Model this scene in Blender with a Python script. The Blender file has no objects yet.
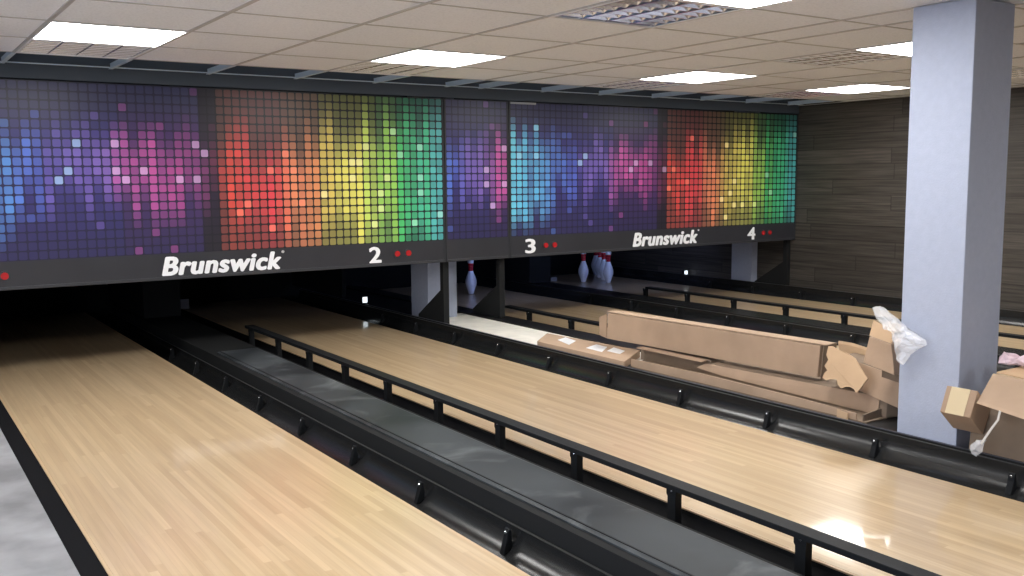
import bpy, bmesh, math, random
from mathutils import Vector, Matrix
from mathutils import noise as mnoise
random.seed(7)
S = bpy.context.scene
COL = S.collection

# ------------------------------------------------------------------ camera
cam_d = bpy.data.cameras.new('camera'); cam = bpy.data.objects.new('camera', cam_d); COL.objects.link(cam)
cam_d.sensor_width = 36.0; cam_d.lens = 950.2/1024*36.0
cam_d.clip_start = 0.05; cam_d.clip_end = 60
YAW, PITCH, ROLL = 0.5921, -0.1147, -0.0087
fw = Vector((math.sin(YAW)*math.cos(PITCH), math.cos(YAW)*math.cos(PITCH), math.sin(PITCH)))
rt = Vector((math.cos(YAW), -math.sin(YAW), 0)); up = rt.cross(fw)
r2 = rt*math.cos(ROLL) + up*math.sin(ROLL); u2 = up*math.cos(ROLL) - rt*math.sin(ROLL)
m3 = Matrix((r2, u2, -fw)).transposed()
cam.matrix_world = Matrix.Translation((-0.528, 0.0, 1.197)) @ m3.to_4x4()
S.camera = cam

# ------------------------------------------------------------------ world, exposure
W = bpy.data.worlds.new('world'); S.world = W; W.use_nodes = True
W.node_tree.nodes['Background'].inputs[0].default_value = (0.55, 0.68, 1.0, 1)
W.node_tree.nodes['Background'].inputs[1].default_value = 0.6
S.view_settings.view_transform = 'Standard'; S.view_settings.look = 'None'
S.view_settings.gamma = 1; S.view_settings.exposure = 0.08
S.view_settings.use_curve_mapping = False
PANEL_STRENGTH = 24.5
# added area light inside the left wall, for daylight from an assumed unseen window
wl = bpy.data.lights.new('assumed_window_fill', 'AREA'); wl.shape = 'RECTANGLE'; wl.size = 2.6; wl.size_y = 1.0
wl.energy = 95; wl.color = (0.72, 0.82, 1.0)
wlo = bpy.data.objects.new('assumed_window_fill', wl); COL.objects.link(wlo)
wlo.location = (-2.38, 1.2, 1.2); wlo.rotation_euler = (0, math.radians(-90), 0)

# ------------------------------------------------------------------ helpers
class MB:
    def __init__(s): s.v = []; s.f = []
    def quad(s, *p):
        n = len(s.v); s.v += [tuple(q) for q in p]; s.f.append(tuple(range(n, n+len(p))))
    def box(s, x0, x1, y0, y1, z0, z1):
        n = len(s.v)
        s.v += [(x0,y0,z0),(x1,y0,z0),(x1,y1,z0),(x0,y1,z0),(x0,y0,z1),(x1,y0,z1),(x1,y1,z1),(x0,y1,z1)]
        s.f += [(n,n+3,n+2,n+1),(n+4,n+5,n+6,n+7),(n,n+1,n+5,n+4),(n+1,n+2,n+6,n+5),(n+2,n+3,n+7,n+6),(n+3,n,n+4,n+7)]
    def hexa(s, b, t):
        n = len(s.v); s.v += [tuple(q) for q in b] + [tuple(q) for q in t]
        s.f += [(n+3,n+2,n+1,n),(n+4,n+5,n+6,n+7),(n,n+1,n+5,n+4),(n+1,n+2,n+6,n+5),(n+2,n+3,n+7,n+6),(n+3,n,n+4,n+7)]
    def sweep(s, prof, y0, y1, closed=True):      # profile of (x,z) run along Y
        n = len(s.v); k = len(prof)
        s.v += [(x,y0,z) for x,z in prof] + [(x,y1,z) for x,z in prof]
        for i in range(k if closed else k-1):
            j = (i+1) % k; s.f.append((n+i, n+j, n+k+j, n+k+i))
        if closed: s.f.append(tuple(n+i for i in range(k))[::-1]); s.f.append(tuple(n+k+i for i in range(k)))
    def prism(s, pts, d):                        # planar outline pushed by vector d
        n = len(s.v); k = len(pts); d = Vector(d)
        s.v += [tuple(p) for p in pts] + [tuple(Vector(p)+d) for p in pts]
        s.f.append(tuple(range(n, n+k))[::-1]); s.f.append(tuple(range(n+k, n+2*k)))
        for i in range(k):
            j = (i+1) % k; s.f.append((n+i, n+j, n+k+j, n+k+i))
    def cyl(s, c, r, d, seg=16):                 # disc prism about point c, axis vector d
        c = Vector(c); d = Vector(d); a = d.orthogonal().normalized(); b = d.normalized().cross(a)
        s.prism([c + a*r*math.cos(2*math.pi*i/seg) + b*r*math.sin(2*math.pi*i/seg) for i in range(seg)], d)
    def lathe(s, prof, seg=24, c=(0,0,0)):
        n = len(s.v); k = len(prof)
        for r, z in prof:
            for i in range(seg):
                a = 2*math.pi*i/seg; s.v.append((c[0]+r*math.cos(a), c[1]+r*math.sin(a), c[2]+z))
        for j in range(k-1):
            for i in range(seg):
                i2 = (i+1) % seg; s.f.append((n+j*seg+i, n+j*seg+i2, n+(j+1)*seg+i2, n+(j+1)*seg+i))
        s.f.append(tuple(n+i for i in range(seg))[::-1]); s.f.append(tuple(n+(k-1)*seg+i for i in range(seg)))
    def build(s, name, mat, parent=None, smooth=False, bevel=0.0, org=None):
        me = bpy.data.meshes.new(name)
        o = bpy.data.objects.new(name, me)
        off = Vector(org) if org else Vector((0,0,0))
        me.from_pydata([tuple(Vector(v)-off) for v in s.v], [], s.f)
        bm = bmesh.new(); bm.from_mesh(me)
        bmesh.ops.recalc_face_normals(bm, faces=bm.faces); bm.to_mesh(me); bm.free()
        me.materials.append(mat)
        if smooth:
            for p in me.polygons: p.use_smooth = True
        COL.objects.link(o)
        o.location = off
        if parent: o.parent = parent; o.location = off - Vector(parent.location) if org else -Vector(parent.location)
        if bevel:
            b = o.modifiers.new('bevel', 'BEVEL'); b.width = bevel; b.segments = 2; b.limit_method = 'ANGLE'
        return o

def tag(o, label, cat, group=None, kind=None):
    o['label'] = label; o['category'] = cat
    if group: o['group'] = group
    if kind: o['kind'] = kind
    return o
def thing(name, label, cat, loc, group=None):
    o = bpy.data.objects.new(name, None); COL.objects.link(o); o.location = loc; o.empty_display_size = .05
    return tag(o, label, cat, group)
def struct(o): o['kind'] = 'structure'; return o
def copy_thing(root, loc, label):
    r = root.copy(); COL.objects.link(r); r.location = loc; r['label'] = label
    for ch in root.children:
        c = ch.copy(); COL.objects.link(c); c.parent = r
        for g in ch.children:
            d = g.copy(); COL.objects.link(d); d.parent = c
    return r

# ------------------------------------------------------------------ materials
def mat(name, col, rough=.5, metal=0.0, spec=.5, coat=0.0, coat_r=.1, noise=0.0, nscale=8.0, bump=0.0, bscale=60.0, emit=None, es=0.0, trans=0.0, alpha=1.0):
    m = bpy.data.materials.new(name); m.use_nodes = True; nt = m.node_tree; b = nt.nodes['Principled BSDF']
    I = b.inputs
    I['Base Color'].default_value = (*col, 1); I['Roughness'].default_value = rough; I['Metallic'].default_value = metal
    I['Specular IOR Level'].default_value = spec; I['Coat Weight'].default_value = coat; I['Coat Roughness'].default_value = coat_r
    I['Alpha'].default_value = alpha; I['Transmission Weight'].default_value = trans
    if emit: I['Emission Color'].default_value = (*emit, 1); I['Emission Strength'].default_value = es
    tc = nt.nodes.new('ShaderNodeTexCoord')
    if noise:
        n = nt.nodes.new('ShaderNodeTexNoise'); n.inputs['Scale'].default_value = nscale; n.inputs['Detail'].default_value = 5
        nt.links.new(tc.outputs['Object'], n.inputs['Vector'])
        r = nt.nodes.new('ShaderNodeValToRGB')
        r.color_ramp.elements[0].position = .3; r.color_ramp.elements[1].position = .7
        r.color_ramp.elements[0].color = (*[max(0, c*(1-noise)) for c in col], 1)
        r.color_ramp.elements[1].color = (*[min(1, c*(1+noise)) for c in col], 1)
        nt.links.new(n.outputs['Fac'], r.inputs[0]); nt.links.new(r.outputs[0], I['Base Color'])
    if bump:
        n = nt.nodes.new('ShaderNodeTexNoise'); n.inputs['Scale'].default_value = bscale; n.inputs['Detail'].default_value = 4
        nt.links.new(tc.outputs['Object'], n.inputs['Vector'])
        bp = nt.nodes.new('ShaderNodeBump'); bp.inputs['Strength'].default_value = bump; bp.inputs['Distance'].default_value = .01
        nt.links.new(n.outputs['Fac'], bp.inputs['Height']); nt.links.new(bp.outputs[0], I['Normal'])
    return m

class G:                                          # tiny node-graph helper
    def __init__(s, m): s.nt = m.node_tree; s.b = s.nt.nodes['Principled BSDF']
    def n(s, t, **kw):
        o = s.nt.nodes.new(t)
        for k, v in kw.items(): setattr(o, k, v)
        return o
    def l(s, a, b): s.nt.links.new(a, b)
    def math(s, op, a, b=None, c=None):
        o = s.n('ShaderNodeMath', operation=op)
        for i, x in enumerate((a, b, c)):
            if x is None: continue
            if isinstance(x, (int, float)): o.inputs[i].default_value = x
            else: s.l(x, o.inputs[i])
        return o.outputs[0]
    def mix(s, f, a, b, mode='MIX'):
        o = s.n('ShaderNodeMix', data_type='RGBA', blend_type=mode)
        for sock, x in ((o.inputs[0], f), (o.inputs[6], a), (o.inputs[7], b)):
            if isinstance(x, (int, float)): sock.default_value = x
            elif isinstance(x, tuple): sock.default_value = (*x, 1)
            else: s.l(x, sock)
        return o.outputs[2]
    def ramp(s, f, stops):
        r = s.n('ShaderNodeValToRGB'); e = r.color_ramp.elements
        while len(e) < len(stops): e.new(.5)
        for i, (p, c) in enumerate(stops): e[i].position = p; e[i].color = (*c, 1)
        s.l(f, r.inputs[0]); return r.outputs[0]

def wood_strip_mat(name, w, length, stops, axis_w=0, axis_l=1, rough=.12, coat=.6, coat_r=.06, seam=.75, grain=.25, spec=.5, bump=0.0):
    m = mat(name, (.5,.5,.5), rough, coat=coat, coat_r=coat_r, spec=spec); g = G(m)
    tc = g.n('ShaderNodeTexCoord'); sp = g.n('ShaderNodeSeparateXYZ'); g.l(tc.outputs['Object'], sp.inputs[0])
    A, B = sp.outputs[axis_w], sp.outputs[axis_l]
    a = g.math('DIVIDE', A, w); ia = g.math('FLOOR', a)
    wn = g.n('ShaderNodeTexWhiteNoise', noise_dimensions='1D'); g.l(ia, wn.inputs['W'])
    b = g.math('ADD', g.math('DIVIDE', B, length), g.math('MULTIPLY', wn.outputs['Value'], 7.3)); ib = g.math('FLOOR', b)
    cv = g.n('ShaderNodeCombineXYZ'); g.l(ia, cv.inputs[0]); g.l(ib, cv.inputs[1])
    w2 = g.n('ShaderNodeTexWhiteNoise', noise_dimensions='2D'); g.l(cv.outputs[0], w2.inputs['Vector'])
    base = g.ramp(w2.outputs['Value'], stops)
    mp = g.n('ShaderNodeMapping'); g.l(tc.outputs['Object'], mp.inputs[0])
    sc = [1,1,1]; sc[axis_w] = 70; sc[axis_l] = 2.2; mp.inputs['Scale'].default_value = sc
    off = g.n('ShaderNodeVectorMath', operation='ADD'); g.l(mp.outputs[0], off.inputs[0]); g.l(w2.outputs['Color'], off.inputs[1])
    nz = g.n('ShaderNodeTexNoise'); nz.inputs['Scale'].default_value = 1.0; nz.inputs['Detail'].default_value = 6; g.l(off.outputs[0], nz.inputs['Vector'])
    gr = g.ramp(nz.outputs['Fac'], [(.3, (1-grain,)*3), (.7, (1+grain*.35,)*3)])
    c = g.mix(1.0, base, gr, 'MULTIPLY')
    fa = g.math('FRACT', a); e = g.math('MINIMUM', fa, g.math('SUBTRACT', 1.0, fa))
    fb = g.math('FRACT', b); eb = g.math('MULTIPLY', g.math('MINIMUM', fb, g.math('SUBTRACT', 1.0, fb)), length/w)
    ee = g.math('MINIMUM', e, eb)
    sm = g.ramp(ee, [(0.0, (seam,)*3), (.05, (1,1,1))])
    c = g.mix(1.0, c, sm, 'MULTIPLY'); g.l(c, g.b.inputs['Base Color'])
    if bump:
        bp = g.n('ShaderNodeBump'); bp.inputs['Strength'].default_value = bump; bp.inputs['Distance'].default_value = .01
        g.l(nz.outputs['Fac'], bp.inputs['Height']); g.l(bp.outputs[0], g.b.inputs['Normal'])
    return m

def srgb(r, g, b):
    f = lambda c: (c/255/12.92 if c/255 <= .04045 else ((c/255+.055)/1.055)**2.4)
    return (f(r), f(g), f(b))

M = {}
M['lane'] = wood_strip_mat('lane_maple', .0264, 1.15, [(0,(.425,.305,.18)),(.35,(.465,.34,.205)),(.7,(.49,.365,.225)),(1,(.53,.40,.25))], rough=.32, coat=.5, coat_r=.06, grain=.12, seam=.86, spec=.3)
M['plank'] = wood_strip_mat('grey_plank', .145, 1.25, [(0,(.055,.048,.041)),(.5,(.068,.060,.051)),(1,(.088,.077,.066))], axis_w=2, axis_l=1, rough=.55, coat=0, seam=.45, grain=.5, spec=.3, bump=.2)
M['black'] = mat('black_plastic', (.010,.010,.011), .42, spec=.35)
M['matte'] = mat('matte_black', (.014,.0145,.015), .8, spec=.12)
M['rail'] = mat('black_rail', (.010,.011,.0125), .55, spec=.14, bump=.05, bscale=300)
M['gutter_matte'] = mat('dull_gutter', (.007,.007,.008), .6, spec=.12)
M['gutter'] = mat('gutter_plastic', (.013,.0135,.014), .27, spec=.45)
M['strip'] = mat('bumper_fascia', (.0125,.012,.0105), .45, spec=.35)
M['screw'] = mat('steel_screw', (.75,.75,.75), .25, metal=1)
M['concrete'] = mat('concrete', (.215,.215,.225), .6, noise=.32, nscale=4.5, bump=.1, bscale=20)
M['under'] = mat('dark_subfloor', (.03,.03,.03), .9)
M['white_wall'] = mat('white_paint', (.62,.62,.64), .8)
M['pillar'] = mat('pale_lilac_wallpaper', (.355,.39,.49), .8, spec=.2, bump=.15, bscale=140, noise=.03, nscale=30)
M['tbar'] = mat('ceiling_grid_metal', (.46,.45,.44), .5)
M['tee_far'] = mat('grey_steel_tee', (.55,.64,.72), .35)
M['plenum'] = mat('dark_void', (.075,.088,.105), .9, spec=.1)
M['ledpanel'] = mat('led_diffuser', (.9,.9,.9), .5, emit=(1.0,.985,.96), es=PANEL_STRENGTH)
M['lampframe'] = mat('white_lamp_frame', (.75,.75,.75), .4)
M['louvre'] = mat('louvre_aluminium', (.94,.94,.95), .22, metal=1)
M['louvre_dark'] = mat('louvre_recess', (.30,.33,.38), .5)
M['tube'] = mat('fluorescent_tube', (.75,.76,.78), .3)
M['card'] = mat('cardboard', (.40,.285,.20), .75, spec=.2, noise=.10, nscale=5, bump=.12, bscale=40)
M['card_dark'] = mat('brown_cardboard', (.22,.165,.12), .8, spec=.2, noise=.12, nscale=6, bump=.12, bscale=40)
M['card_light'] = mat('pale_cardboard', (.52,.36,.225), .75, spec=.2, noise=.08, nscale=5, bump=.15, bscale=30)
M['capgrey'] = mat('blue_grey_cap', (.045,.048,.062), .5)
M['strip_black'] = mat('edge_black', (.008,.008,.009), .9, spec=.03)
M['label'] = mat('paper_label', (.72,.73,.75), .5)
M['cream'] = mat('cream_board', (.86,.83,.75), .45, noise=.1, nscale=9)
M['pin'] = mat('pin_white', (.80,.84,.95), .22, coat=.5)
M['pinred'] = mat('pin_red', (.55,.03,.05), .25, coat=.5)
M['sensor'] = mat('sensor_light', (.9,.95,1), .4, emit=(.85,.95,1.0), es=1.6)
M['assumed_pinlamp'] = mat('assumed_pin_lamp_tube', (.8,.85,1), .4, emit=(.38,.5,1.0), es=48.0)  # glow of the assumed, unseen lamps over the pins
M['lip'] = mat('dull_lip', (.05,.05,.048), .5)
M['letter'] = mat('white_lettering', (.85,.86,.88), .45)
M['frame'] = mat('mask_frame', (.032,.033,.038), .45, spec=.4)
M['band'] = mat('mask_lower_band', (.028,.029,.035), .35, spec=.45, noise=.1, nscale=3)
M['redlens'] = mat('red_lens', (.36,.018,.022), .2, coat=.4)
M['ventgrey'] = mat('grey_plate', (.35,.35,.36), .5)
M['wood_edge'] = mat('lane_edge_wood', (.44,.31,.18), .4)

def film(name, col, a):
    m = mat(name, col, .22, spec=.6, coat=.3, alpha=a, bump=.5, bscale=35); return m
M['film'] = film('clear_plastic_film', (.92,.94,.98), .33)
M['pinkfilm'] = film('pink_plastic_film', (.80,.62,.68), .75)
M['strap'] = mat('white_plastic_strap', (.62,.60,.57), .35)

def track_mat():                                  # dusty grey cover with pale scuffs
    m = mat('dusty_grey_cover', (.05,.055,.06), .5, spec=.14); g = G(m)
    tc = g.n('ShaderNodeTexCoord')
    n1 = g.n('ShaderNodeTexNoise'); n1.inputs['Scale'].default_value = 2.2; n1.inputs['Detail'].default_value = 6; g.l(tc.outputs['Object'], n1.inputs['Vector'])
    a = g.ramp(n1.outputs['Fac'], [(.35,(.018,.021,.024)), (.65,(.048,.054,.059))])
    n2 = g.n('ShaderNodeTexNoise'); n2.inputs['Scale'].default_value = 3.2; n2.inputs['Detail'].default_value = 8; n2.inputs['Distortion'].default_value = 1.6; g.l(tc.outputs['Object'], n2.inputs['Vector'])
    f = g.ramp(n2.outputs['Fac'], [(.55,(0,0,0)), (.8,(.32,.32,.32))])
    c = g.mix(f, a, (.26,.28,.29)); g.l(c, g.b.inputs['Base Color'])
    r = g.ramp(n1.outputs['Fac'], [(.3,(.38,)*3), (.7,(.6,)*3)]); g.l(r, g.b.inputs['Roughness'])
    return m
M['track'] = track_mat()

def tile_mat():
    m = mat('mineral_tile', (.55,.51,.47), .9, spec=.1); g = G(m)
    tc = g.n('ShaderNodeTexCoord')
    n = g.n('ShaderNodeTexNoise'); n.inputs['Scale'].default_value = 90; n.inputs['Detail'].default_value = 3; g.l(tc.outputs['Object'], n.inputs['Vector'])
    f = g.ramp(n.outputs['Fac'], [(.38,(.77,.79,.84)), (.5,(.84,.86,.91))]); g.l(f, g.b.inputs['Base Color'])
    bp = g.n('ShaderNodeBump'); bp.inputs['Strength'].default_value = .25; bp.inputs['Distance'].default_value = .005
    g.l(n.outputs['Fac'], bp.inputs['Height']); g.l(bp.outputs[0], g.b.inputs['Normal']); return m
M['tile'] = tile_mat()


def art_mat():                                    # printed squares: cell colour from the print's colour data, rounded square from UV
    m = mat('printed_mosaic', (.5,.5,.5), .35, spec=.35); g = G(m)
    ca = g.n('ShaderNodeVertexColor', layer_name='cell'); cb = g.n('ShaderNodeVertexColor', layer_name='ground')
    uv = g.n('ShaderNodeUVMap', uv_map='cell_uv'); sp = g.n('ShaderNodeSeparateXYZ'); g.l(uv.outputs[0], sp.inputs[0])
    ax = g.math('ABSOLUTE', g.math('SUBTRACT', sp.outputs[0], .5)); ay = g.math('ABSOLUTE', g.math('SUBTRACT', sp.outputs[1], .5))
    r = .19; h = .425
    qx = g.math('MAXIMUM', g.math('SUBTRACT', ax, h-r), 0.0); qy = g.math('MAXIMUM', g.math('SUBTRACT', ay, h-r), 0.0)
    d = g.math('SQRT', g.math('ADD', g.math('MULTIPLY', qx, qx), g.math('MULTIPLY', qy, qy)))
    f = g.ramp(d, [(r-.03, (1,1,1)), (r+.02, (0,0,0))])
    c = g.mix(f, cb.outputs['Color'], ca.outputs['Color']); g.l(c, g.b.inputs['Base Color']); return m
M['art'] = art_mat()

# ------------------------------------------------------------------ room shell
CZ = 1.894
b = MB(); b.box(-2.45, 7.5, -3.6, 10.0, -.20, -.12); struct(b.build('floor', M['under']))
b = MB(); b.box(-2.45, -.072, -3.6, 10.0, -.12, -.004); struct(b.build('trim_1', M['concrete']))
b = MB(); b.box(7.25, 7.45, -3.6, 10.0, -.12, 2.5); struct(b.build('wall_right', M['plank']))
# left wall with an opening for the assumed, unseen window
b = MB(); b.box(-2.6,-2.45,-3.6,-.2,-.12,2.5); b.box(-2.6,-2.45,2.6,10.0,-.12,2.5); b.box(-2.6,-2.45,-.2,2.6,-.12,.68); b.box(-2.6,-2.45,-.2,2.6,1.72,2.5)
struct(b.build('wall_left', M['white_wall']))
b = MB(); 
for (y0,y1,z0,z1) in ((-.2,-.14,.68,1.72),(2.54,2.6,.68,1.72),(-.14,2.54,.68,.74),(-.14,2.54,1.66,1.72),(1.17,1.23,.74,1.66)): b.box(-2.56,-2.49,y0,y1,z0,z1)
struct(b.build('assumed_window_1', M['lampframe']))  # frame of the unseen window assumed for the bluish light
b = MB(); b.box(-2.45, 7.45, -3.75, -3.6, -.12, 2.5); struct(b.build('wall_front', M['white_wall']))
b = MB(); b.box(-2.6, 7.45, 9.9, 10.05, -.12, 2.5); struct(b.build('wall_back', M['matte']))

# ceiling: grid lines
GX = [-2.45+.025,-1.625,-1.025,-.425,.175,.775,1.375,1.975,2.575,3.175,3.475,4.075,4.675,5.275,5.875,6.475,7.075,7.25]
GY = [5.825-.6*i for i in range(16)]; GY = GY[::-1]     # -3.175 .. 5.825
def near(v, L): return min(range(len(L)), key=lambda i: abs(L[i]-v))
panels = [(.175,4.625),(1.975,4.625),(4.075,4.625),(5.875,4.625),(1.975,2.225),(4.075,2.825),(5.875,2.825),(.175,2.225),
          (-1.625,4.625),(-1.625,2.225),(1.975,-.175),(4.075,-.175)]  # unseen panels are assumed, the last two added to brighten the column's front face
grilles = [(.175,5.225),(1.975,5.225),(4.075,5.225),(5.875,5.225),(1.975,2.825),(4.075,3.425),(5.875,3.425),(.175,2.825)]
holes = {(round(x,2), round(y,2)) for x,y in panels+grilles}
b = MB(); 
ylist = [-3.6]+GY
for i in range(len(GX)-1):
    for j in range(len(ylist)-1):
        if (round(GX[i],2), round(ylist[j],2)) in holes: continue
        x0,x1,y0,y1 = GX[i],GX[i+1],ylist[j],ylist[j+1]
        # leave out tiles the columns pass through is not needed: column tops end at the tile
        b.box(x0+.007, x1-.007, y0+.0015, y1-.0015, CZ+.0031, CZ+.019)
struct(b.build('ceiling', M['tile']))
b = MB(); b.box(-2.6, 7.45, -3.75, 10.05, 2.42, 2.5); struct(b.build('trim_2', M['plenum']))
b = MB()
for x in GX[1:-1]: b.box(x-.010, x+.010, -3.6, 5.825, CZ-.001, CZ+.003); b.box(x-.002, x+.002, -3.6, 5.825, CZ+.003, CZ+.035)
for y in GY: b.box(-2.45, 7.25, y-.006, y+.006, CZ+.0005, CZ+.003)
b.box(-2.45, 7.25, 5.823, 5.827, CZ+.003, CZ+.035)
b.box(7.228, 7.25, -3.6, 6.39, CZ-.001, CZ+.003)
struct(b.build('trim_3', M['tbar']))
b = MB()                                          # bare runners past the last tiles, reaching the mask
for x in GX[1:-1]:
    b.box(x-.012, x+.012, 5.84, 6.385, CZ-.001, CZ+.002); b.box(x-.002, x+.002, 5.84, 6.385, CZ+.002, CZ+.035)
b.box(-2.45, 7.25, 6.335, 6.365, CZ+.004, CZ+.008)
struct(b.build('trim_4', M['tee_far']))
b = MB(); b.box(-2.45, 7.25, 6.39, 6.43, 1.815, 2.42); struct(b.build('trim_5', M['plenum']))

# ceiling lights
pl_labels = {(.175,4.625):'leftmost square lit ceiling panel, before the blue half of the left mask',
 (1.975,4.625):'square white lit ceiling panel in front of the yellow part of the left mask',
 (4.075,4.625):'square white lit ceiling panel in front of the magenta part of the right mask',
 (5.875,4.625):'square white lit ceiling panel farthest right, by the dark plank wall',
 (1.975,2.225):'square white lit ceiling panel cut by the top edge, beside the large louvre',
 (4.075,2.825):'square white lit ceiling panel half hidden behind the top of the lilac column'}
OUT = {(.175,2.225):'assumed unseen square white lit ceiling panel above the near part of the leftmost lane, before the camera',
 (5.875,2.825):'square white lit ceiling panel hidden right of the column by the plank wall',
 (-1.625,4.625):'assumed unseen square white lit ceiling panel by the left wall near the masks',
 (-1.625,2.225):'assumed unseen square white lit ceiling panel by the left wall near the assumed window',
 (.175,-.175):'assumed unseen square white lit ceiling panel right above the photographer',
 (1.975,-.175):'added unseen square white lit ceiling panel above the near end of the second lane',
 (4.075,-.175):'added unseen square white lit ceiling panel above the near end of the third lane'}
gr_labels = {(.175,5.225):'unlit ceiling louvre with tan and dark cells behind the leftmost lit panel',
 (1.975,5.225):'unlit aluminium ceiling louvre behind the lit panel facing the yellow mosaic',
 (4.075,5.225):'unlit ceiling louvre seen edge-on above the magenta mosaic of the right mask',
 (5.875,5.225):'small unlit ceiling louvre behind the farthest right lit panel',
 (1.975,2.825):'large unlit aluminium louvre at the top edge, nearest of all the louvres',
 (4.075,3.425):'unlit dark ceiling louvre left of the column, beside the half hidden lit panel',
 (5.875,3.425):'unlit ceiling louvre peeping out right of the lilac column'}
def make_panel():
    t = thing('ceiling_light', 'x', 'ceiling light', (0,0,CZ), 'square lit ceiling panels')
    b = MB(); b.box(.012,.588,.012,.588,-.001,.012); d = b.build('diffuser', M['ledpanel'], None); d.parent = t; d.location = (0,0,0)
    b = MB()
    for q in ((.004,.596,.004,.013),(.004,.596,.587,.596),(.004,.013,.013,.587),(.587,.596,.013,.587)): b.box(*q,-.003,.014)
    d = b.build('frame', M['lampframe']); d.parent = t
    return t
p0 = make_panel()
for i,(x,y) in enumerate(panels):
    lab = pl_labels.get((x,y), OUT.get((x,y)))
    if i == 0: p0.location = (x,y,CZ); p0['label'] = lab
    else: copy_thing(p0, (x,y,CZ), lab)
def make_grille():
    t = thing('ceiling_louvre', 'x', 'ceiling louvre', (0,0,CZ), 'unlit square ceiling louvres')
    b = MB(); b.box(.01,.59,.01,.59,.058,.062)
    for q in ((.01,.59,.01,.014),(.01,.59,.586,.59),(.01,.014,.014,.586),(.586,.59,.014,.586)): b.box(*q,.0,.058)
    d = b.build('housing', M['louvre_dark']); d.parent = t
    b = MB()
    for q in ((.004,.596,.004,.018),(.004,.596,.582,.596),(.004,.018,.018,.582),(.582,.596,.018,.582)): b.box(*q,-.003,.004)
    d = b.build('frame', M['lampframe']); d.parent = t
    b = MB()
    for k in range(5):                              # parabolic long blades: wide at the face, thin on top
        x = .018 + k*.141
        w = .012
        b.hexa([(x-.004,.016,.0),(x+.004,.016,.0),(x+.004,.584,.0),(x-.004,.584,.0)], [(x-w*1.4,.016,.040),(x+w*1.4,.016,.040),(x+w*1.4,.584,.040),(x-w*1.4,.584,.040)])
    for k in range(8):
        y = .05 + k*.0715
        for j in range(4):
            x0 = .03 + j*.141; x1 = x0+.117
            b.hexa([(x0-.01,y-.003,.002),(x1+.01,y-.003,.002),(x1+.01,y+.003,.002),(x0-.01,y+.003,.002)], [(x0-.01,y-.017,.038),(x1+.01,y-.017,.038),(x1+.01,y+.017,.038),(x0-.01,y+.017,.038)])
    d = b.build('blades', M['louvre']); d.parent = t
    for j in range(4):
        b = MB(); b.cyl((.088+.141*j,.02,.047),.008,(0,.56,0),12); d = b.build('tube', M['tube'], smooth=False); d.parent = t
    return t
g0 = make_grille(); first = True
for (x,y) in grilles:
    if (x,y) not in gr_labels: gl = 'unlit aluminium ceiling louvre above the near end of the leftmost lane, out of view'
    else: gl = gr_labels[(x,y)]
    if first: g0.location = (x,y,CZ); g0['label'] = gl; first = False
    else: copy_thing(g0, (x,y,CZ), gl)

# columns
def pillar(x0,x1,y0,y1,z0,z1,label):
    b = MB(); b.box(x0,x1,y0,y1,z0,z1); o = b.build('pillar', M['pillar'], bevel=.004, org=(x0,y0,z0)); tag(o, label, 'column', 'square columns'); return o
pillar(3.152,3.439,2.169,2.4455,-.12,CZ-.002,'tall pale lilac square column in the foreground at the right, rising to the ceiling')
pillar(3.215,3.49,6.799,7.09,-.12,1.9,'pale square column under the masks, behind the narrow violet panel')
pillar(7.158,7.245,6.885,7.17,-.12,1.9,'pale square column under the number 4 at the far right')

# ------------------------------------------------------------------ lanes
LW = 1.0541
L1, L2, L3, L4 = 0.0, 1.8515, 4.045, 5.882
YN, YF = -1.6, 9.42
lane_lab = ['leftmost pale wooden bowling lane, nearest the camera, beside the grey concrete',
 'pale wooden bowling lane with the bright lamp reflection, second from the left',
 'wooden bowling lane partly hidden behind the long cardboard boxes, third from the left',
 'wooden bowling lane farthest right along the dark plank wall']
for x, lab in zip((L1,L2,L3,L4), lane_lab):
    t = thing('bowling_lane', lab, 'bowling lane', (x,YN,0), 'bowling lanes')
    b = MB(); b.box(x+.012, x+LW-.012, YN, YF, -.006, 0); b.build('lane_surface', M['lane'], t, org=(x,YN,0))
    b = MB(); b.box(x, x+.0115, YN, YF, -.006, -.0005); b.build('edge_board', M['wood_edge'], t)
    b = MB(); b.box(x+LW-.0115, x+LW, YN, YF, -.006, -.0005); b.build('edge_board', M['wood_edge'], t)
    b = MB(); b.box(x+.001, x+LW-.001, YN, YF, -.119, -.0065); b.build('underframe', M['matte'], t)
# black strip left of lane 1
b = MB(); b.box(-.071, -.001, YN, YF, -.119, -.003); tag(b.build('edge_strip', M['strip_black']), 'flat black edging strip between the grey concrete and the leftmost lane', 'edging')

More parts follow.
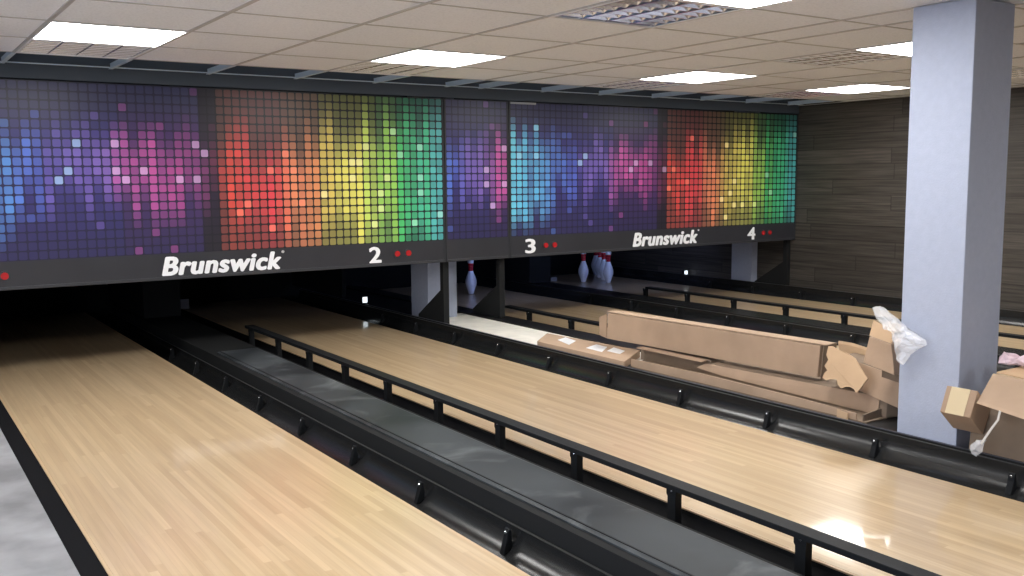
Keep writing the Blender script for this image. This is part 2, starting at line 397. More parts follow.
# right-hand side of each lane: gutter, lowered bumper with posts and screws
def right_side(xe, xw, zt, zc, zs, posts, lab):
    """gutter whose outer wall rises as one smooth concave fascia to a lipped top; posts with screws stand in it"""
    t = thing('bumper_gutter', lab, 'gutter', (xe+.1, YN, zc-.085), 'glossy black gutters with bumper posts')
    R = .085; cx = xw-R
    pr = [(xe+.001,-.03),(xe+.006,-.07),(xe+.03,-.115),(cx-.02,zc-R-.006)] if zc < .02 else [(xe+.001,-.03),(xe+.012,-.07),(xe+.045,-.075),(cx-.03,zc-R-.014)]
    for k in range(13):
        a = math.pi/2*k/12; pr.append((cx+R*math.sin(a), zc-R*math.cos(a)))
    if zt > zc+.002: pr.append((xw, zt))
    b = MB(); b.sweep(pr+[(x+.004, z-.005) for x,z in pr[::-1]], YN, YF); o = b.build('channel', M['gutter'], t, smooth=True)
    es = o.modifiers.new('split','EDGE_SPLIT'); es.split_angle = math.radians(50)
    b = MB(); b.box(xw-.001, xw+.006, YN, YF, zt, zt+.003); b.build('top_lip', M['lip'], t)
    for y in posts:
        b = MB()
        def gz(x): return zc-math.sqrt(max(0,R*R-(x-cx)**2)) if x > cx-.02 else (-.085 if zc<.02 else zc-R-.004)
        px = xw-.042
        prof = [(px-.022, gz(px-.022)+.001),(px, gz(px)+.001),(px+.016, gz(px+.016)+.001),(px+.012, zs+.004),(px+.008, zs+.012),(px+.002, zs+.012),(px-.003, zs+.002),(px-.006, zs-.02)]
        b.prism([(x, y-.013, z) for x, z in prof], (0,.026,0)); p = b.build('post', M['rail'], t, bevel=.002)
        b = MB(); b.lathe([(.0058,0),(.0058,.002),(.003,.004)], 12); s = b.build('screw', M['screw'], p)
        s.rotation_euler = (0, -math.pi/2, 0); s.location = Vector((px-.004, y, zs)) - Vector(t.location) - Vector(p.location)
    return t
def ys(y0, d, lo=.0, hi=7.6):
    r = []; y = y0
    while y > lo: y -= d
    y += d
    while y < hi: r.append(y); y += d
    return r
right_side(L1+LW, 1.262, -.010, -.012, -.018, ys(5.16,.6285), 'glossy black gutter with screwed posts between the leftmost lane and the grey dusty cover')
right_side(L2+LW, 3.130, .062, .040, .028, ys(4.951,.6105), 'glossy black gutter with screwed posts in front of the cardboard boxes and column')
right_side(L3+LW, 5.323, .060, .045, .047, ys(6.058,.6015), 'glossy black gutter with screwed posts behind the long cardboard boxes')
right_side(L4+LW, 7.135, .092, .045, .045, ys(6.2,.61), 'glossy black gutter with posts along the foot of the dark plank wall')
# thin outer returns behind the lowered bumpers
# left-hand side: gutter and raised bumper
def left_side(xe, zt, posts, y1, blab):
    pr = [(xe-.001,-.02),(xe-.02,-.055),(xe-.05,-.082),(xe-.09,-.094),(xe-.14,-.09),(xe-.19,-.07),(xe-.225,-.03)]
    t = thing('raised_bumper', blab, 'bumper rail', (xe-.09, YN, zt), 'raised bumper rails')
    b = MB(); b.sweep(pr+[(x,z-.006) for x,z in pr[::-1]], YN, YF); b.build('channel', M['gutter_matte'], t)
    b = MB(); b.box(xe-.118, xe-.052, YN+.3, y1, zt-.020, zt); b.build('rail_bar', M['rail'], t, bevel=.002)
    for y in posts:
        b = MB(); px = xe-.105
        b.prism([(px,y-.020,-.09),(px,y+.020,-.09),(px,y+.020,zt-.05),(px,y+.026,zt-.042),(px,y+.026,zt-.020),(px,y-.022,zt-.020),(px,y-.020,zt-.055)], (.03,0,0))
        p = b.build('post', M['rail'], t)
        b = MB(); b.lathe([(.0055,0),(.0055,.002),(.003,.004)], 12); s = b.build('screw', M['screw'], p)
        s.rotation_euler = (0, -math.pi/2, 0); s.location = Vector((px-.0002, y, zt-.025)) - Vector(t.location) - Vector(p.location)
    return t
left_side(L2, .124, ys(6.3213,.5624,.0,6.95), 6.95, 'raised black bumper rail on posts in the foreground, beside the grey dusty cover')
left_side(L3, .115, ys(6.41,.573,.0,6.7), 6.75, 'raised black bumper rail on posts running behind the flat labelled box')
left_side(L4, .124, ys(6.4404,.5816,.0,7.1), 7.0, 'raised black bumper rail on posts farthest right, in front of the plank wall')

# divider between lanes 1 and 2: black housing with grey dusty cover
t = thing('ball_return_cover', 'long flat dusty grey cover on black housing between the two nearest lanes', 'ball return track', (1.45,YN,0))
b = MB(); b.box(1.275,1.611,YN,YF,-.118,.062); b.build('housing', M['matte'], t)
b = MB(); b.sweep([(1.312,.062),(1.588,.062),(1.588,.068),(1.575,.072),(1.326,.072),(1.312,.068)], YN, 6.25); b.build('cover', M['track'], t)
b = MB(); b.box(1.330,1.336,YN,6.25,.072,.0745); b.build('seam_strip', M['rail'], t)
# divider between lanes 3 and 4
t = thing('lane_divider', 'low black divider with slightly glossy top between the boxed-in lane and the far right lane', 'lane divider', (5.5,YN,0))
b = MB(); b.box(5.336,5.64,YN,YF,-.118,.058); b.build('housing', M['black'], t)
b = MB(); b.box(5.36,5.625,YN,6.9,.058,.064); b.build('cover', M['gutter'], t, bevel=.002)
# curb on the right of lane 2 and left of lane 3, cream board between
t = thing('lane_curb', 'black curb with blue-grey sheen between the second lane and the cardboard boxes', 'curb', (3.15,YN,0))
b = MB(); b.box(3.139,3.151,YN,YF,-.118,.073); b.build('housing', M['matte'], t)
tag(t, t['label'], 'curb')
b=MB(); b.box(3.139,3.151,YN,YF,.073,.076); b.build('top_cap', M['capgrey'], t)  # sheen of the black curb put into the cap's blue-grey colour
t = thing('lane_curb', 'low black curb behind the flat labelled box at the left edge of the third lane', 'curb', (3.7,YN,0))
b = MB(); b.box(3.62,3.80,YN,YF,-.118,.064); b.build('housing', M['black'], t, bevel=.003)
# wall-side curb of lane 4
b = MB(); b.box(7.16,7.249,YN,YF,-.118,.062); tag(b.build('lane_curb', M['gutter'], bevel=.003), 'glossy black curb at the foot of the dark plank wall', 'curb')
# cream board and its black bearer
b=MB(); b.box(3.152,3.618,2.455,4.4,-.118,.052); tag(b.build('floor_board', M['black']), 'black board under the stack of cartons left of the lilac column', 'floor board')
b=MB(); b.box(3.152,3.618,6.952,YF,-.118,.052); tag(b.build('floor_board', M['matte']), 'dark board deep under the narrow violet panel', 'floor board')
b=MB(); b.box(3.152,3.618,4.402,6.95,-.118,.052); tag(b.build('floor_board', M['cream']), 'cream board flooring the aisle behind the second lane, bare left of the flat labelled box', 'floor board')
b = MB(); b.box(3.152,3.618,YN,2.16,-.118,.052); tag(b.build('floor_board', M['black']), 'black board under the open box right of the lilac column', 'floor board')

# ------------------------------------------------------------------ masking units
MY = 6.4
def lerp(a,b,t): return tuple(a[i]+(b[i]-a[i])*t for i in range(3))
STOPS = [(0,(115,210,230)),(.07,(102,185,228)),(.13,(92,140,218)),(.185,(92,112,212)),(.20,(116,102,190)),(.30,(134,104,184)),(.315,(200,98,172)),(.43,(196,84,152)),
         (.455,(130,66,120)),(.492,(96,48,66)),(.50,(225,84,72)),(.60,(222,74,84)),(.635,(226,96,84)),(.645,(232,136,100)),(.69,(230,150,98)),(.705,(222,190,100)),(.76,(228,218,108)),(.815,(232,230,112)),(.825,(172,216,104)),(.875,(160,214,100)),(.885,(84,196,116)),(.945,(80,200,146)),(.965,(96,202,196)),(1.0,(100,200,205))]
def art_col(u):
    for (a,ca),(b_,cb) in zip(STOPS, STOPS[1:]):
        if a <= u <= b_: return lerp(ca, cb, (u-a)/(b_-a))
    return STOPS[-1][1]
def make_art(name, parent, x0, x1, z0, z1, cols, rows, umap, seed):
    rnd = random.Random(seed)
    me = bpy.data.meshes.new(name); V=[]; F=[]
    dx=(x1-x0)/cols; dz=(z1-z0)/rows
    cc=[]; cg=[]
    coljit=[rnd.random() for _ in range(cols)]; top=[rnd.randint(-2,2) for _ in range(cols)]; bot=[rnd.randint(-2,3) for _ in range(cols)]
    for i in range(cols):
        u = umap((i+.5)/cols); base = art_col(min(1,max(0,u+rnd.uniform(-.012,.012))))
        left = u < .495
        for j in range(rows):
            n=len(V); V += [(x0+i*dx,MY,z0+j*dz),(x0+(i+1)*dx,MY,z0+j*dz),(x0+(i+1)*dx,MY,z0+(j+1)*dz),(x0+i*dx,MY,z0+(j+1)*dz)]; F.append((n,n+1,n+2,n+3))
            v=(j+.5)/rows*20      # 0 bottom .. 20 top
            if left:
                lo = 4.5+bot[i]*.9; hi = 15.5+top[i]*.7
                if .0 <= u < .13: lo = 1.0+bot[i]*.5; hi = 17+top[i]*.7
                k = min(1,max(0,(v-lo)/3.2))*min(1,max(0,(hi-v)/3.0))
                ground = (60,55,118) if u<.31 else (72,50,100)
                if u>.455: ground=(42,38,50)
                gk = math.exp(-((v-10)/7.5)**2)
                haze = (62,62,92)  # bloom haze put into the print's colour toward the top
                gr = lerp((50,48,80), ground, gk) if v<14 else lerp(ground, haze, min(1,(v-14)/4))
                if u>.455: gr = lerp((40,40,46), (48,38,58), gk)
                amp = .62+.42*coljit[i]+rnd.uniform(-.16,.14)
                c = lerp(gr, base, max(0,min(1,k*amp)))
                if k>.35 and rnd.random()<(.10 if 7<v<13.5 else .015): c = lerp(base,(215,195,235) if u>.25 else (170,220,240),.62)
                elif k<.3 and rnd.random()<.05: c = lerp(c, base, .45)
            else:
                w = 1-min(1,max(0,(u-.5)/.16))     # red end fades at the foot, yellow end does not
                lo = -2+2.5*w+bot[i]*.9; hi = (15.5 if u<.7 else 18)+top[i]*1.1
                k = min(1,max(.34 if v<8 else .0,(v-lo)/5.5))*min(1,max(0,(hi-v)/4.5))
                gr = (58,58,56) if u<.7 else (60,64,52)
                if u>.84: gr=(46,66,62)
                dark = (38,40,42)
                mid = lerp(gr, base, .26)
                amp = .80+.26*coljit[i]+rnd.uniform(-.22,.1)
                c = lerp(mid, base, max(0,min(1,k*amp)))
                if u<.50: c = lerp((44,42,46), base, .5*k*amp)
                if k>.5 and rnd.random()<.05: c = lerp(base,(250,245,190) if .68<u<.87 else ((200,240,220) if u>.86 else (250,150,120)),.55)
                gr = lerp(dark, base, .10*k)
            cc.append(srgb(*c)); cg.append(srgb(*lerp(gr,(24,24,30),.45 if left else .55)))
    me.from_pydata(V,[],F)
    me.uv_layers.new(name='cell_uv'); me.color_attributes.new('cell','FLOAT_COLOR','CORNER'); me.color_attributes.new('ground','FLOAT_COLOR','CORNER')
    uv=me.uv_layers['cell_uv']; A=me.color_attributes['cell']; B=me.color_attributes['ground']
    for fi in range(len(F)):
        for k,q in enumerate(((0,0),(1,0),(1,1),(0,1))):
            uv.data[fi*4+k].uv=q; A.data[fi*4+k].color=(*cc[fi],1); B.data[fi*4+k].color=(*cg[fi],1)
    me.materials.append(M['art'])
    o=bpy.data.objects.new(name,me); COL.objects.link(o); o.parent=parent; o.location=Vector((0,-.001,0))-Vector(parent.location)
    sol=o.modifiers.new('solid','SOLIDIFY'); sol.thickness=.004; sol.offset=-1
    return o
def text_mesh(txt, name, x0, x1, z0, z1, parent, shear=.0, weight=.03, y=MY-.004):
    cu = bpy.data.curves.new('t','FONT'); cu.body = txt; cu.size = 1; cu.shear = shear; cu.space_character = 1.0+weight*1.6
    cu.extrude = .5
    o = bpy.data.objects.new('t', cu); COL.objects.link(o)
    dg = bpy.context.evaluated_depsgraph_get(); dg.update()
    me = bpy.data.meshes.new_from_object(o.evaluated_get(dg))
    bpy.data.objects.remove(o); bpy.data.curves.remove(cu)
    if weight:                                    # heavier strokes: the same outlines, shifted and laid together
        bm = bmesh.new(); bm.from_mesh(me); g0_ = bm.verts[:] + bm.edges[:] + bm.faces[:]
        for k in range(8):
            d_ = bmesh.ops.duplicate(bm, geom=g0_)['geom']
            bmesh.ops.translate(bm, verts=[q for q in d_ if isinstance(q, bmesh.types.BMVert)], vec=(weight*math.cos(k*math.pi/4), weight*.7*math.sin(k*math.pi/4), .03*(k+1)))
        bm.to_mesh(me); bm.free()
    xs=[v.co.x for v in me.vertices]; zs=[v.co.y for v in me.vertices]
    a,b_,c,d=min(xs),max(xs),min(zs),max(zs)
    for v in me.vertices:
        X=x0+(v.co.x-a)/(b_-a)*(x1-x0); Z=z0+(v.co.y-c)/(d-c)*(z1-z0); Yy=y+(-v.co.z)*.004
        v.co=(X,Yy,Z)
    me.materials.clear(); me.materials.append(M['letter'])
    o=bpy.data.objects.new(name,me); COL.objects.link(o); o.parent=parent; o.location=-Vector(parent.location)
    return o
def lights(parent, pts):
    for x,z in pts:
        b=MB(); b.cyl((x,MY-.0005,z),.030,(0,-.006,0),20); r=b.build('indicator_light', M['frame'], parent)
        b=MB(); b.cyl((x,MY-.006,z),.022,(0,-.008,0),20); l=b.build('lens', M['redlens'])
        l.parent=r; l.location=Vector(r.location)*0-Vector(r.location)-Vector(parent.location)
def mask(x0, x1, label, nums, lights_at, word, seed, umap=lambda u:u, cols=61):
    t=thing('masking_unit', label, 'masking unit', ((x0+x1)/2, MY, .555), 'printed masking units')
    b=MB(); b.box(x0+.004,x1-.004,MY+.004,MY+.05,.56,1.808); b.build('back_board', M['frame'], t)
    make_art('mosaic_print', t, x0+.012, x1-.012, .728, 1.805, cols, 19, umap, seed)
    b=MB(); b.box(x0+.004,x1-.004,MY-.001,MY+.004,.575,.728); b.build('lower_band', M['band'], t)
    b=MB(); b.box(x0+.004,x1-.004,MY-.006,MY+.05,.556,.575); b.build('bottom_rail', M['frame'], t, bevel=.002)
    for xx in (x0, x1-.012):
        b=MB(); b.box(xx,xx+.012,MY-.006,MY+.05,.556,1.81); b.build('side_frame', M['frame'], t)
    for (ch,a,c) in nums: text_mesh(ch,'number',a,c,.583,.703,t,0,.03)
    lights(t, lights_at)
    if word:
        text_mesh('Brunswick','lettering',word[0],word[1],.582,.708,t,.22,.045)
        text_mesh('®','registered_mark',word[1]+.004,word[1]+.022,.694,.712,t,0,.0)
    return t
mask(-.265, 3.155, 'left mosaic masking unit with white lettering and number 2, blue to green squares', [('1',-.03,.03),('2',2.505,2.605)], [(-.06+.172,.643),(-.14+.19-.02,.643),(2.735,.643),(2.83,.643)][0:1]+[(2.735,.643),(2.83,.643)], (1.022,1.833), 11)
t3=mask(3.76, 7.245, 'right mosaic masking unit with white lettering between numbers 3 and 4', [('3',3.907,4.012),('4',6.545,6.655)], [(4.115,.643),(4.205,.643),(6.765,.643),(6.86,.643)], (5.07,5.868), 23)
b=MB(); b.box(3.77,4.02,MY-.012,MY-.006,1.79,1.806); br=b.build('top_bracket', M['ventgrey'], t3)
mask(3.163, 3.752, 'narrow violet mosaic panel between the two wide masking units', [], [], None, 5, umap=lambda u: .15+u*.22, cols=10)
b=MB(); b.box(-2.449,-.275,MY,MY+.05,.556,1.812); b.box(-2.449,-.275,MY,MY+.05,-.004,.556) ; struct(b.build('trim_6', M['matte']))

# brackets that carry the masks at their ends
def bracket(x, label, zb, y0=6.40+.052):
    b=MB(); b.prism([(x,y0,zb),(x,y0,.555),(x,y0+.05,.555),(x,y0+.05,.325),(x,y0+.42,.095),(x,y0+.42,zb)],(.05,0,0))
    tag(b.build('mask_bracket', M['matte']), label, 'bracket', 'black mask support brackets')
bracket(3.163,'black support bracket with sloping edge under the right end of the left masking unit',.054)
bracket(3.69,'black support bracket with sloping edge under the left end of the right masking unit',.066)
bracket(7.195,'black support bracket with sloping edge at the plank wall under the number 4',.064)
# pit interior: side partitions, back curtain
def kick(x0,x1,y0,label,z0=.066):
    b=MB(); b.box(x0,x1,y0,9.6,z0,.9); tag(b.build('kickback_partition', M['matte']), label,'partition','dark pit partitions')
kick(1.30,1.60,8.2,'dark pit partition behind the masks between the two nearest lanes')
kick(3.12,3.16,8.3,'dark pit partition at the right side of the second lane, behind the sensor light',.093)
kick(5.34,5.62,8.38,'dark pit partition between the two lanes that have pins')
b=MB(); b.box(-2.4,7.2,9.65,9.7,-.11,1.9); tag(b.build('pit_curtain', M['matte']),'black curtain closing the pits behind the pins','curtain')
# small grey plates and sensors deep under the masks
for (x,y,z,lab) in ((1.79,9.0,.06,'faint pair of small grey plates deep under the left masking unit'),(6.0,8.9,.0,'faint pair of small grey plates left of the pins under the number 3')):
    t=thing('grey_plate',lab,'plate',(x,y,z))
    for k in (0,1):
        b=MB(); b.box(x-.1+k*.11,x-.1+k*.11+.085,y,y+.01,z-.045,z+.045); b.build('plate', M['ventgrey'], t)
for (x,y,z,lab) in ((3.145,7.855,.113,'tiny white sensor light beside the second lane under the number 2'),(7.19,7.890,.103,'tiny white sensor light beside the far right lane under the lettering')):
    t=thing('sensor_light',lab,'sensor light',(x,y,z),'tiny white sensor lights')
    b=MB(); b.box(x-.026,x+.026,y+.004,y+.04,.0625 if x>4 else .0765,z+.03); b.build('housing', M['matte'], t)
    b=MB(); b.box(x-.022,x+.022,y,y+.004,z-.025,z+.025); b.build('lamp', M['sensor'], t)

for x,lab in ((L3+LW/2,'assumed dim bluish pin lamp bar, unseen behind the mask over the third lane'),(L4+LW/2,'assumed dim bluish pin lamp bar, unseen behind the mask over the far right lane')):  # unseen lamps, assumed from the bluish light on the pins
    t=thing('assumed_pin_lamp',lab,'pin lamp',(x,7.35,.72),'assumed pin lamps behind the masks')
    b=MB(); b.box(x-.45,x+.45,7.33,7.34,.70,.74); b.box(x-.35,x-.335,7.33,7.34,.74,2.42); b.box(x+.335,x+.35,7.33,7.34,.74,2.42); b.build('housing',M['matte'],t)
    b=MB(); b.box(x-.44,x+.44,7.34,7.346,.705,.735); b.build('tube',M['assumed_pinlamp'],t)
# ------------------------------------------------------------------ bowling pins
PR=[(.0255,0),(.029,.003),(.0315,.02),(.042,.055),(.055,.09),(.0605,.114),(.058,.145),(.048,.18),(.034,.215),(.0255,.24),(.0228,.254),(.0228,.262),(.0245,.285),(.0285,.315),(.0323,.342),(.031,.36),(.024,.374),(.013,.380),(.004,.381)]
def rad(z):
    for (r0,z0),(r1,z1) in zip(PR,PR[1:]):
        if z0<=z<=z1: return r0+(r1-r0)*(z-z0)/max(1e-6,z1-z0)
    return .02
def make_pin():
    t=thing('bowling_pin','x','bowling pin',(0,0,0),'white bowling pins with red neck bands')
    b=MB(); b.lathe(PR,28); o=b.build('body',M['pin'],smooth=True); o.parent=t
    for za,zb in ((.245,.272),(.272,.30),(.30,.325)):
        b=MB(); b.lathe([(rad(za)+.0004,za),(rad((za+zb)/2)+.0012,(za+zb)/2),(rad(zb)+.0004,zb)],28); o=b.build('neck_band',M['pinred'],smooth=True); o.parent=t
    return t
pins=[(4.62,8.42,'white bowling pin standing alone, seen under the narrow violet panel'),
 (6.42,8.355,'frontmost white bowling pin of the cluster under the number 3, largest and rightmost'),
 (6.2675,8.619,'white bowling pin standing apart, left of the cluster of pins'),
 (6.5725,8.619,'white bowling pin just behind the frontmost pin of the cluster'),
 (6.725,8.883,'white bowling pin third from the front in the overlapping row'),
 (6.8775,9.147,'white bowling pin rearmost in the overlapping row, leftmost of the cluster')]
pp=make_pin()
for i,(x,y,l) in enumerate(pins):
    if i==0: pp.location=(x,y,0); pp['label']=l
    else: copy_thing(pp,(x,y,0),l)

# ------------------------------------------------------------------ cardboard
def P3(x, yz): return [(x, y, z) for y, z in yz]
BZ=.053
# flat box with labels
t=thing('flat_carton','flat brown carton with three pale labels lying on the cream board','cardboard box',(3.3,4.85,BZ))
q=[(3.166,5.192),(3.417,5.423),(3.498,4.521),(3.166,4.291)]
b=MB(); b.hexa([(x,y,BZ) for x,y in q],[(x,y,.099) for x,y in q]); b.build('carton_body',M['card'],t,bevel=.003)
for q in ([(3.302,5.139),(3.410,5.195),(3.376,5.034),(3.248,4.942)],[(3.264,4.784),(3.400,4.845),(3.395,4.727),(3.256,4.611)],[(3.304,4.619),(3.42,4.690),(3.395,4.551),(3.302,4.49)]):
    b=MB(); b.hexa([(x,y,.0992) for x,y in q],[(x,y,.1006) for x,y in q]); b.build('label',M['label'],t)
b=MB(); b.hexa([(3.166,4.80,.0992),(3.24,4.85,.0992),(3.24,4.82,.0992),(3.166,4.77,.0992)],[(3.166,4.80,.1002),(3.24,4.85,.1002),(3.24,4.82,.1002),(3.166,4.77,.1002)]); 
# long open tray nearest the curb
t=thing('open_carton','long open brown carton with dark inside, lowest, between the curb and the long box','cardboard box',(3.3,3.5,BZ))
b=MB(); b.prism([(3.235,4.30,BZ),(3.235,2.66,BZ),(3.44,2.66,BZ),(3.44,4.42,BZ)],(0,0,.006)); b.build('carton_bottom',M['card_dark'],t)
b=MB(); b.prism(P3(3.235,[(4.31,BZ+.006),(4.31,.104),(3.74,.112),(3.05,.101),(2.715,.09),(2.715,BZ+.006)]),(.006,0,0)); b.build('near_wall',M['card'],t)
b=MB(); b.prism(P3(3.205,[(2.80,BZ+.006),(2.80,.096),(2.74,.090),(2.74,BZ+.006)]),(.006,0,0)); b.build('corner_flap',M['card_light'],t)
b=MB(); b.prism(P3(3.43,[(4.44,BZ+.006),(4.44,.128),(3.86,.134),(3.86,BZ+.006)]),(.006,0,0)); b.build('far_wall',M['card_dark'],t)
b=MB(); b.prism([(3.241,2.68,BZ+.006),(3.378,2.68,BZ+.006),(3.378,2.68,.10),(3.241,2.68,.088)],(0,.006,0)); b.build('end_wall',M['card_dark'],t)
b=MB(); b.prism([(3.375,4.42,.138),(3.375,3.86,.136),(3.345,3.80,.157),(3.43,3.87,.140),(3.43,4.42,.139)],(0,0,.004)); b.build('folded_flap',M['card'],t)
# middle carton
t=thing('long_carton','long narrow brown carton in the middle layer of the stack, under the torn piece','cardboard box',(3.48,3.2,BZ))
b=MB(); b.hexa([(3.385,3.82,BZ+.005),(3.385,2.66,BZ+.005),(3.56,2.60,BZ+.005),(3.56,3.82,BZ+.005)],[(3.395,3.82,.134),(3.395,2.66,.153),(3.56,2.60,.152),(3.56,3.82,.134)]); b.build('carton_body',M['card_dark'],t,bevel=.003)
b=MB(); b.prism([(3.383,3.90,.100),(3.390,3.84,.132),(3.391,2.70,.152),(3.381,2.70,.064),(3.380,3.70,.085)],(-.003,0,0)); b.build('side_flap',M['card'],t)
# top long box
t=thing('long_carton','longest brown carton lying on top of the stack, its plain side facing the second lane','cardboard box',(3.5,3.9,.14))
b=MB(); b.hexa([(3.45,4.80,.140),(3.45,3.11,.165),(3.525,3.11,.168),(3.525,4.80,.143)],[(3.45,4.785,.312),(3.45,3.095,.335),(3.525,3.095,.340),(3.525,4.785,.318)]); b.build('carton_body',M['card'],t,bevel=.004)
b=MB(); b.prism([(3.455,4.80,.316),(3.525,4.80,.322),(3.525,3.06,.344),(3.455,3.06,.339)],(0,0,.004)); b.build('top_flap',M['card'],t)
b=MB(); b.prism([(3.452,4.803,.142),(3.452,4.803,.305),(3.47,4.90,.270),(3.47,4.90,.150)],(.005,0,0)); b.build('end_flap',M['card'],t)
b=MB(); b.prism([(3.44,3.085,.16),(3.53,3.075,.17),(3.53,3.06,.348),(3.44,3.07,.338)],(0,-.004,0)); b.build('end_panel',M['card_dark'],t)
# supports what the long box lies on (hidden brown carton behind)
t=thing('crumpled_carton','crumpled brown carton at the right end of the stack, beside the column','cardboard box',(3.5,2.75,.156))
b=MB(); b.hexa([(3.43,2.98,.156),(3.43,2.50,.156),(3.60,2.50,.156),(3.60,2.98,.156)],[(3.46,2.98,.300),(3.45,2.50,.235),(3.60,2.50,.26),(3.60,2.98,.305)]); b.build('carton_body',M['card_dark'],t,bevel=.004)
b=MB(); b.prism(P3(3.57,[(3.06,.27),(3.08,.338),(3.0,.338),(2.88,.322),(2.78,.310),(2.66,.285),(2.60,.27)]),(.006,0,.012)); b.build('back_flap',M['card_light'],t)
b=MB(); b.prism([(3.452,2.92,.292),(3.392,2.83,.165),(3.366,2.52,.110),(3.420,2.50,.225),(3.435,2.64,.256)],(-.004,0,.0)); b.build('side_flap',M['card'],t)
# carton under the long one (rear support)
t=thing('short_carton','plain brown carton hidden under the longest carton, only its end seen','cardboard box',(3.55,4.0,BZ))
b=MB(); b.box(3.452,3.60,3.86,4.40,BZ,.139); b.build('carton_body',M['card_dark'],t,bevel=.003)
# upright flap piece by the column
t=thing('upright_carton','small brown carton standing tilted against the column under the clear plastic','cardboard box',(3.25,2.58,.3))
b=MB(); b.hexa([(3.20,2.662,.345),(3.20,2.500,.312),(3.33,2.51,.30),(3.33,2.66,.33)],[(3.20,2.634,.470),(3.20,2.520,.448),(3.33,2.53,.45),(3.33,2.63,.47)]); b.build('carton_body',M['card'],t,bevel=.003)
b=MB(); b.prism([(3.200,2.634,.474),(3.200,2.520,.452),(3.225,2.520,.510),(3.225,2.634,.540)],(.004,0,.001)); b.build('top_flap',M['card_light'],t)
b=MB(); b.hexa([(3.34,2.66,.26),(3.34,2.50,.24),(3.42,2.50,.25),(3.42,2.66,.265)],[(3.335,2.655,.328),(3.335,2.51,.298),(3.40,2.51,.30),(3.40,2.655,.33)]); b.build('folded_base',M['card_dark'],t)
# torn piece
pts=[(2.964,.363),(2.94,.366),(2.90,.352),(2.86,.350),(2.80,.328),(2.76,.292),(2.722,.262),(2.708,.250),(2.715,.232),(2.728,.205),(2.742,.181),(2.752,.178),(2.765,.190),(2.79,.196),(2.815,.193),(2.835,.182),(2.86,.196),(2.875,.22),(2.905,.215),(2.93,.205),(2.955,.212),(2.95,.235),(2.938,.25),(2.958,.268),(2.945,.30),(2.962,.32)]
def torn_x(z): return 3.275+(z-.17)*.35
b=MB(); b.prism([(torn_x(z)+random.uniform(-.002,.002),y,z) for y,z in pts],(.005,0,-.001)); tag(b.build('torn_cardboard',M['card_light']),'torn pale piece of cardboard with ragged lower edge leaning on the stack','cardboard piece')

# right of the column: open box with flap, small end box
t=thing('open_carton','large open brown carton with folded-out flap right of the lilac column','cardboard box',(3.3,1.9,BZ))
def slab(name, pts, d, m): bb=MB(); bb.prism(pts,d); return bb.build(name,M[m],t)
slab('near_wall', P3(3.155,[(2.118,BZ),(2.10,.272),(1.5,.235),(1.5,BZ)]),(.005,0,0),'card_dark')
slab('end_wall', [(3.16,2.112,BZ),(3.16,2.100,.27),(3.56,2.10,.30),(3.56,2.112,BZ)],(0,-.005,0),'card_dark')
slab('far_wall', P3(3.555,[(2.10,BZ),(2.09,.33),(1.5,.30),(1.5,BZ)]),(.005,0,0),'card')
slab('carton_bottom', [(3.16,2.105,BZ),(3.55,2.105,BZ),(3.55,1.5,BZ),(3.16,1.5,BZ)],(0,0,.004),'card_dark')
slab('side_flap', [(3.032,2.022,.302),(3.032,1.70,.258),(3.158,1.70,.385),(3.158,2.032,.402)],(.005,0,.002),'card')
slab('top_flap', [(3.17,2.02,.407),(3.17,1.75,.385),(3.36,1.75,.40),(3.36,2.0,.415)],(0,0,.005),'card_light')
t=thing('small_carton','small carton with pale yellow tape strip on its end, sticking out before the column','cardboard box',(3.08,2.1,.24))
A_=[(3.04,2.179,.236),(3.04,2.050,.236),(3.04,2.023,.350),(3.04,2.153,.349)]
dv=Vector((.10,.0,-.085))
b=MB(); b.prism(A_,dv); b.build('carton_body',M['card'],t,bevel=.002)
b=MB(); b.prism([(3.0385,2.157,.2365),(3.0385,2.078,.2365),(3.0385,2.052,.3495),(3.0385,2.131,.349)],(.001,0,0)); b.build('tape_strip',mat('pale_tape',(.66,.55,.36),.45),t)

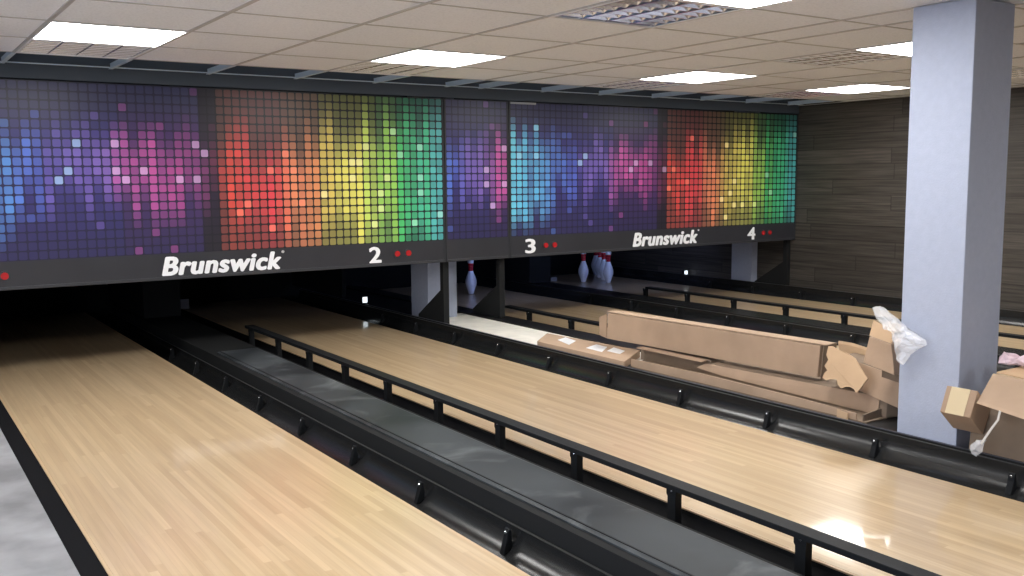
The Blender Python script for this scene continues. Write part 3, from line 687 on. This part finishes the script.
# ------------------------------------------------------------------ plastic bags
def crumple(name, outline, xplane, m, amp, label, cat, seed, depth=.05, n=26):
    """closed bag: outline in (y,z) filled by a fine grid, two crumpled skins joined at the rim"""
    from mathutils.geometry import intersect_point_tri_2d
    ysv=[p[0] for p in outline]; zsv=[p[1] for p in outline]; cy=sum(ysv)/len(ysv); cz=sum(zsv)/len(zsv)
    ring=[]; K=len(outline)
    for i in range(K):
        a=outline[i]; c=outline[(i+1)%K]
        for s in range(4):
            f=s/4; ring.append((a[0]+(c[0]-a[0])*f, a[1]+(c[1]-a[1])*f))
    R=len(ring); L=9; b=MB(); Vn=[]
    for side in (-1,1):
        for l in range(L+1):
            k=l/L
            for i,(y,z) in enumerate(ring):
                yy=cy+(y-cy)*(1-k); zz=cz+(z-cz)*(1-k)
                th=depth*math.sqrt(max(0,1-(1-k)**2))
                nz=mnoise.noise(Vector((yy*22+seed,zz*22,side*3.1)))+.6*mnoise.noise(Vector((yy*55,zz*55+seed,side)))
                nz2=mnoise.noise(Vector((yy*30,seed,zz*30)))
                b.v.append((xplane+side*th*.5+amp*nz*min(1,k*3+.25), yy+amp*.5*nz2, zz+amp*.4*nz))
    def idx(s,l,i): return s*(L+1)*R+l*R+(i%R)
    for s in (0,1):
        for l in range(L):
            for i in range(R): b.f.append((idx(s,l,i),idx(s,l,i+1),idx(s,l+1,i+1),idx(s,l+1,i)))
    o=b.build(name,M[m],smooth=False); return tag(o,label,cat)
crumple('plastic_bag',[(2.558,.616),(2.52,.630),(2.503,.628),(2.463,.6),(2.42,.575),(2.36,.54),(2.298,.509),(2.293,.488),(2.346,.451),(2.38,.41),(2.40,.386),(2.42,.396),(2.425,.43),(2.433,.468),(2.459,.522),(2.505,.547),(2.535,.58)],3.105,'film',.012,'crumpled clear white plastic bag hanging against the lilac column','plastic bag',3.3)
crumple('plastic_bag',[(2.089,.42),(2.084,.448),(2.068,.470),(2.051,.460),(2.033,.44),(2.00,.46),(1.95,.49),(1.85,.52),(1.85,.425),(1.98,.425)],3.30,'pinkfilm',.012,'crumpled pink tinted plastic bag on the open carton at the right edge','plastic bag',9.1,depth=.07)
pth=[(1.913,.297),(1.919,.26),(1.941,.224),(1.966,.179),(1.981,.151)]
b=MB()
for (a,c) in zip(pth,pth[1:]):
    b.hexa([(3.005,a[0]-.004,a[1]-.001),(3.005,a[0]+.004,a[1]+.001),(3.008,a[0]+.004,a[1]+.001),(3.008,a[0]-.004,a[1]-.001)],
           [(3.005,c[0]-.004,c[1]-.001),(3.005,c[0]+.004,c[1]+.001),(3.008,c[0]+.004,c[1]+.001),(3.008,c[0]-.004,c[1]-.001)])
t=thing('plastic_strap','white plastic strip hanging from the open carton with a crumpled end on the black curb','plastic strap',(3.085,1.95,.283))
b.build('strip',M['strap'],t)
o=crumple('crumpled_end',[(1.975,.165),(1.984,.15),(1.990,.115),(2.012,.088),(2.035,.096),(2.039,.127),(2.015,.156)],3.035,'film',.010,'x','x',4.2,depth=.03)
del o['label']; del o['category']; o.parent=t; o.location=-Vector(t.location)
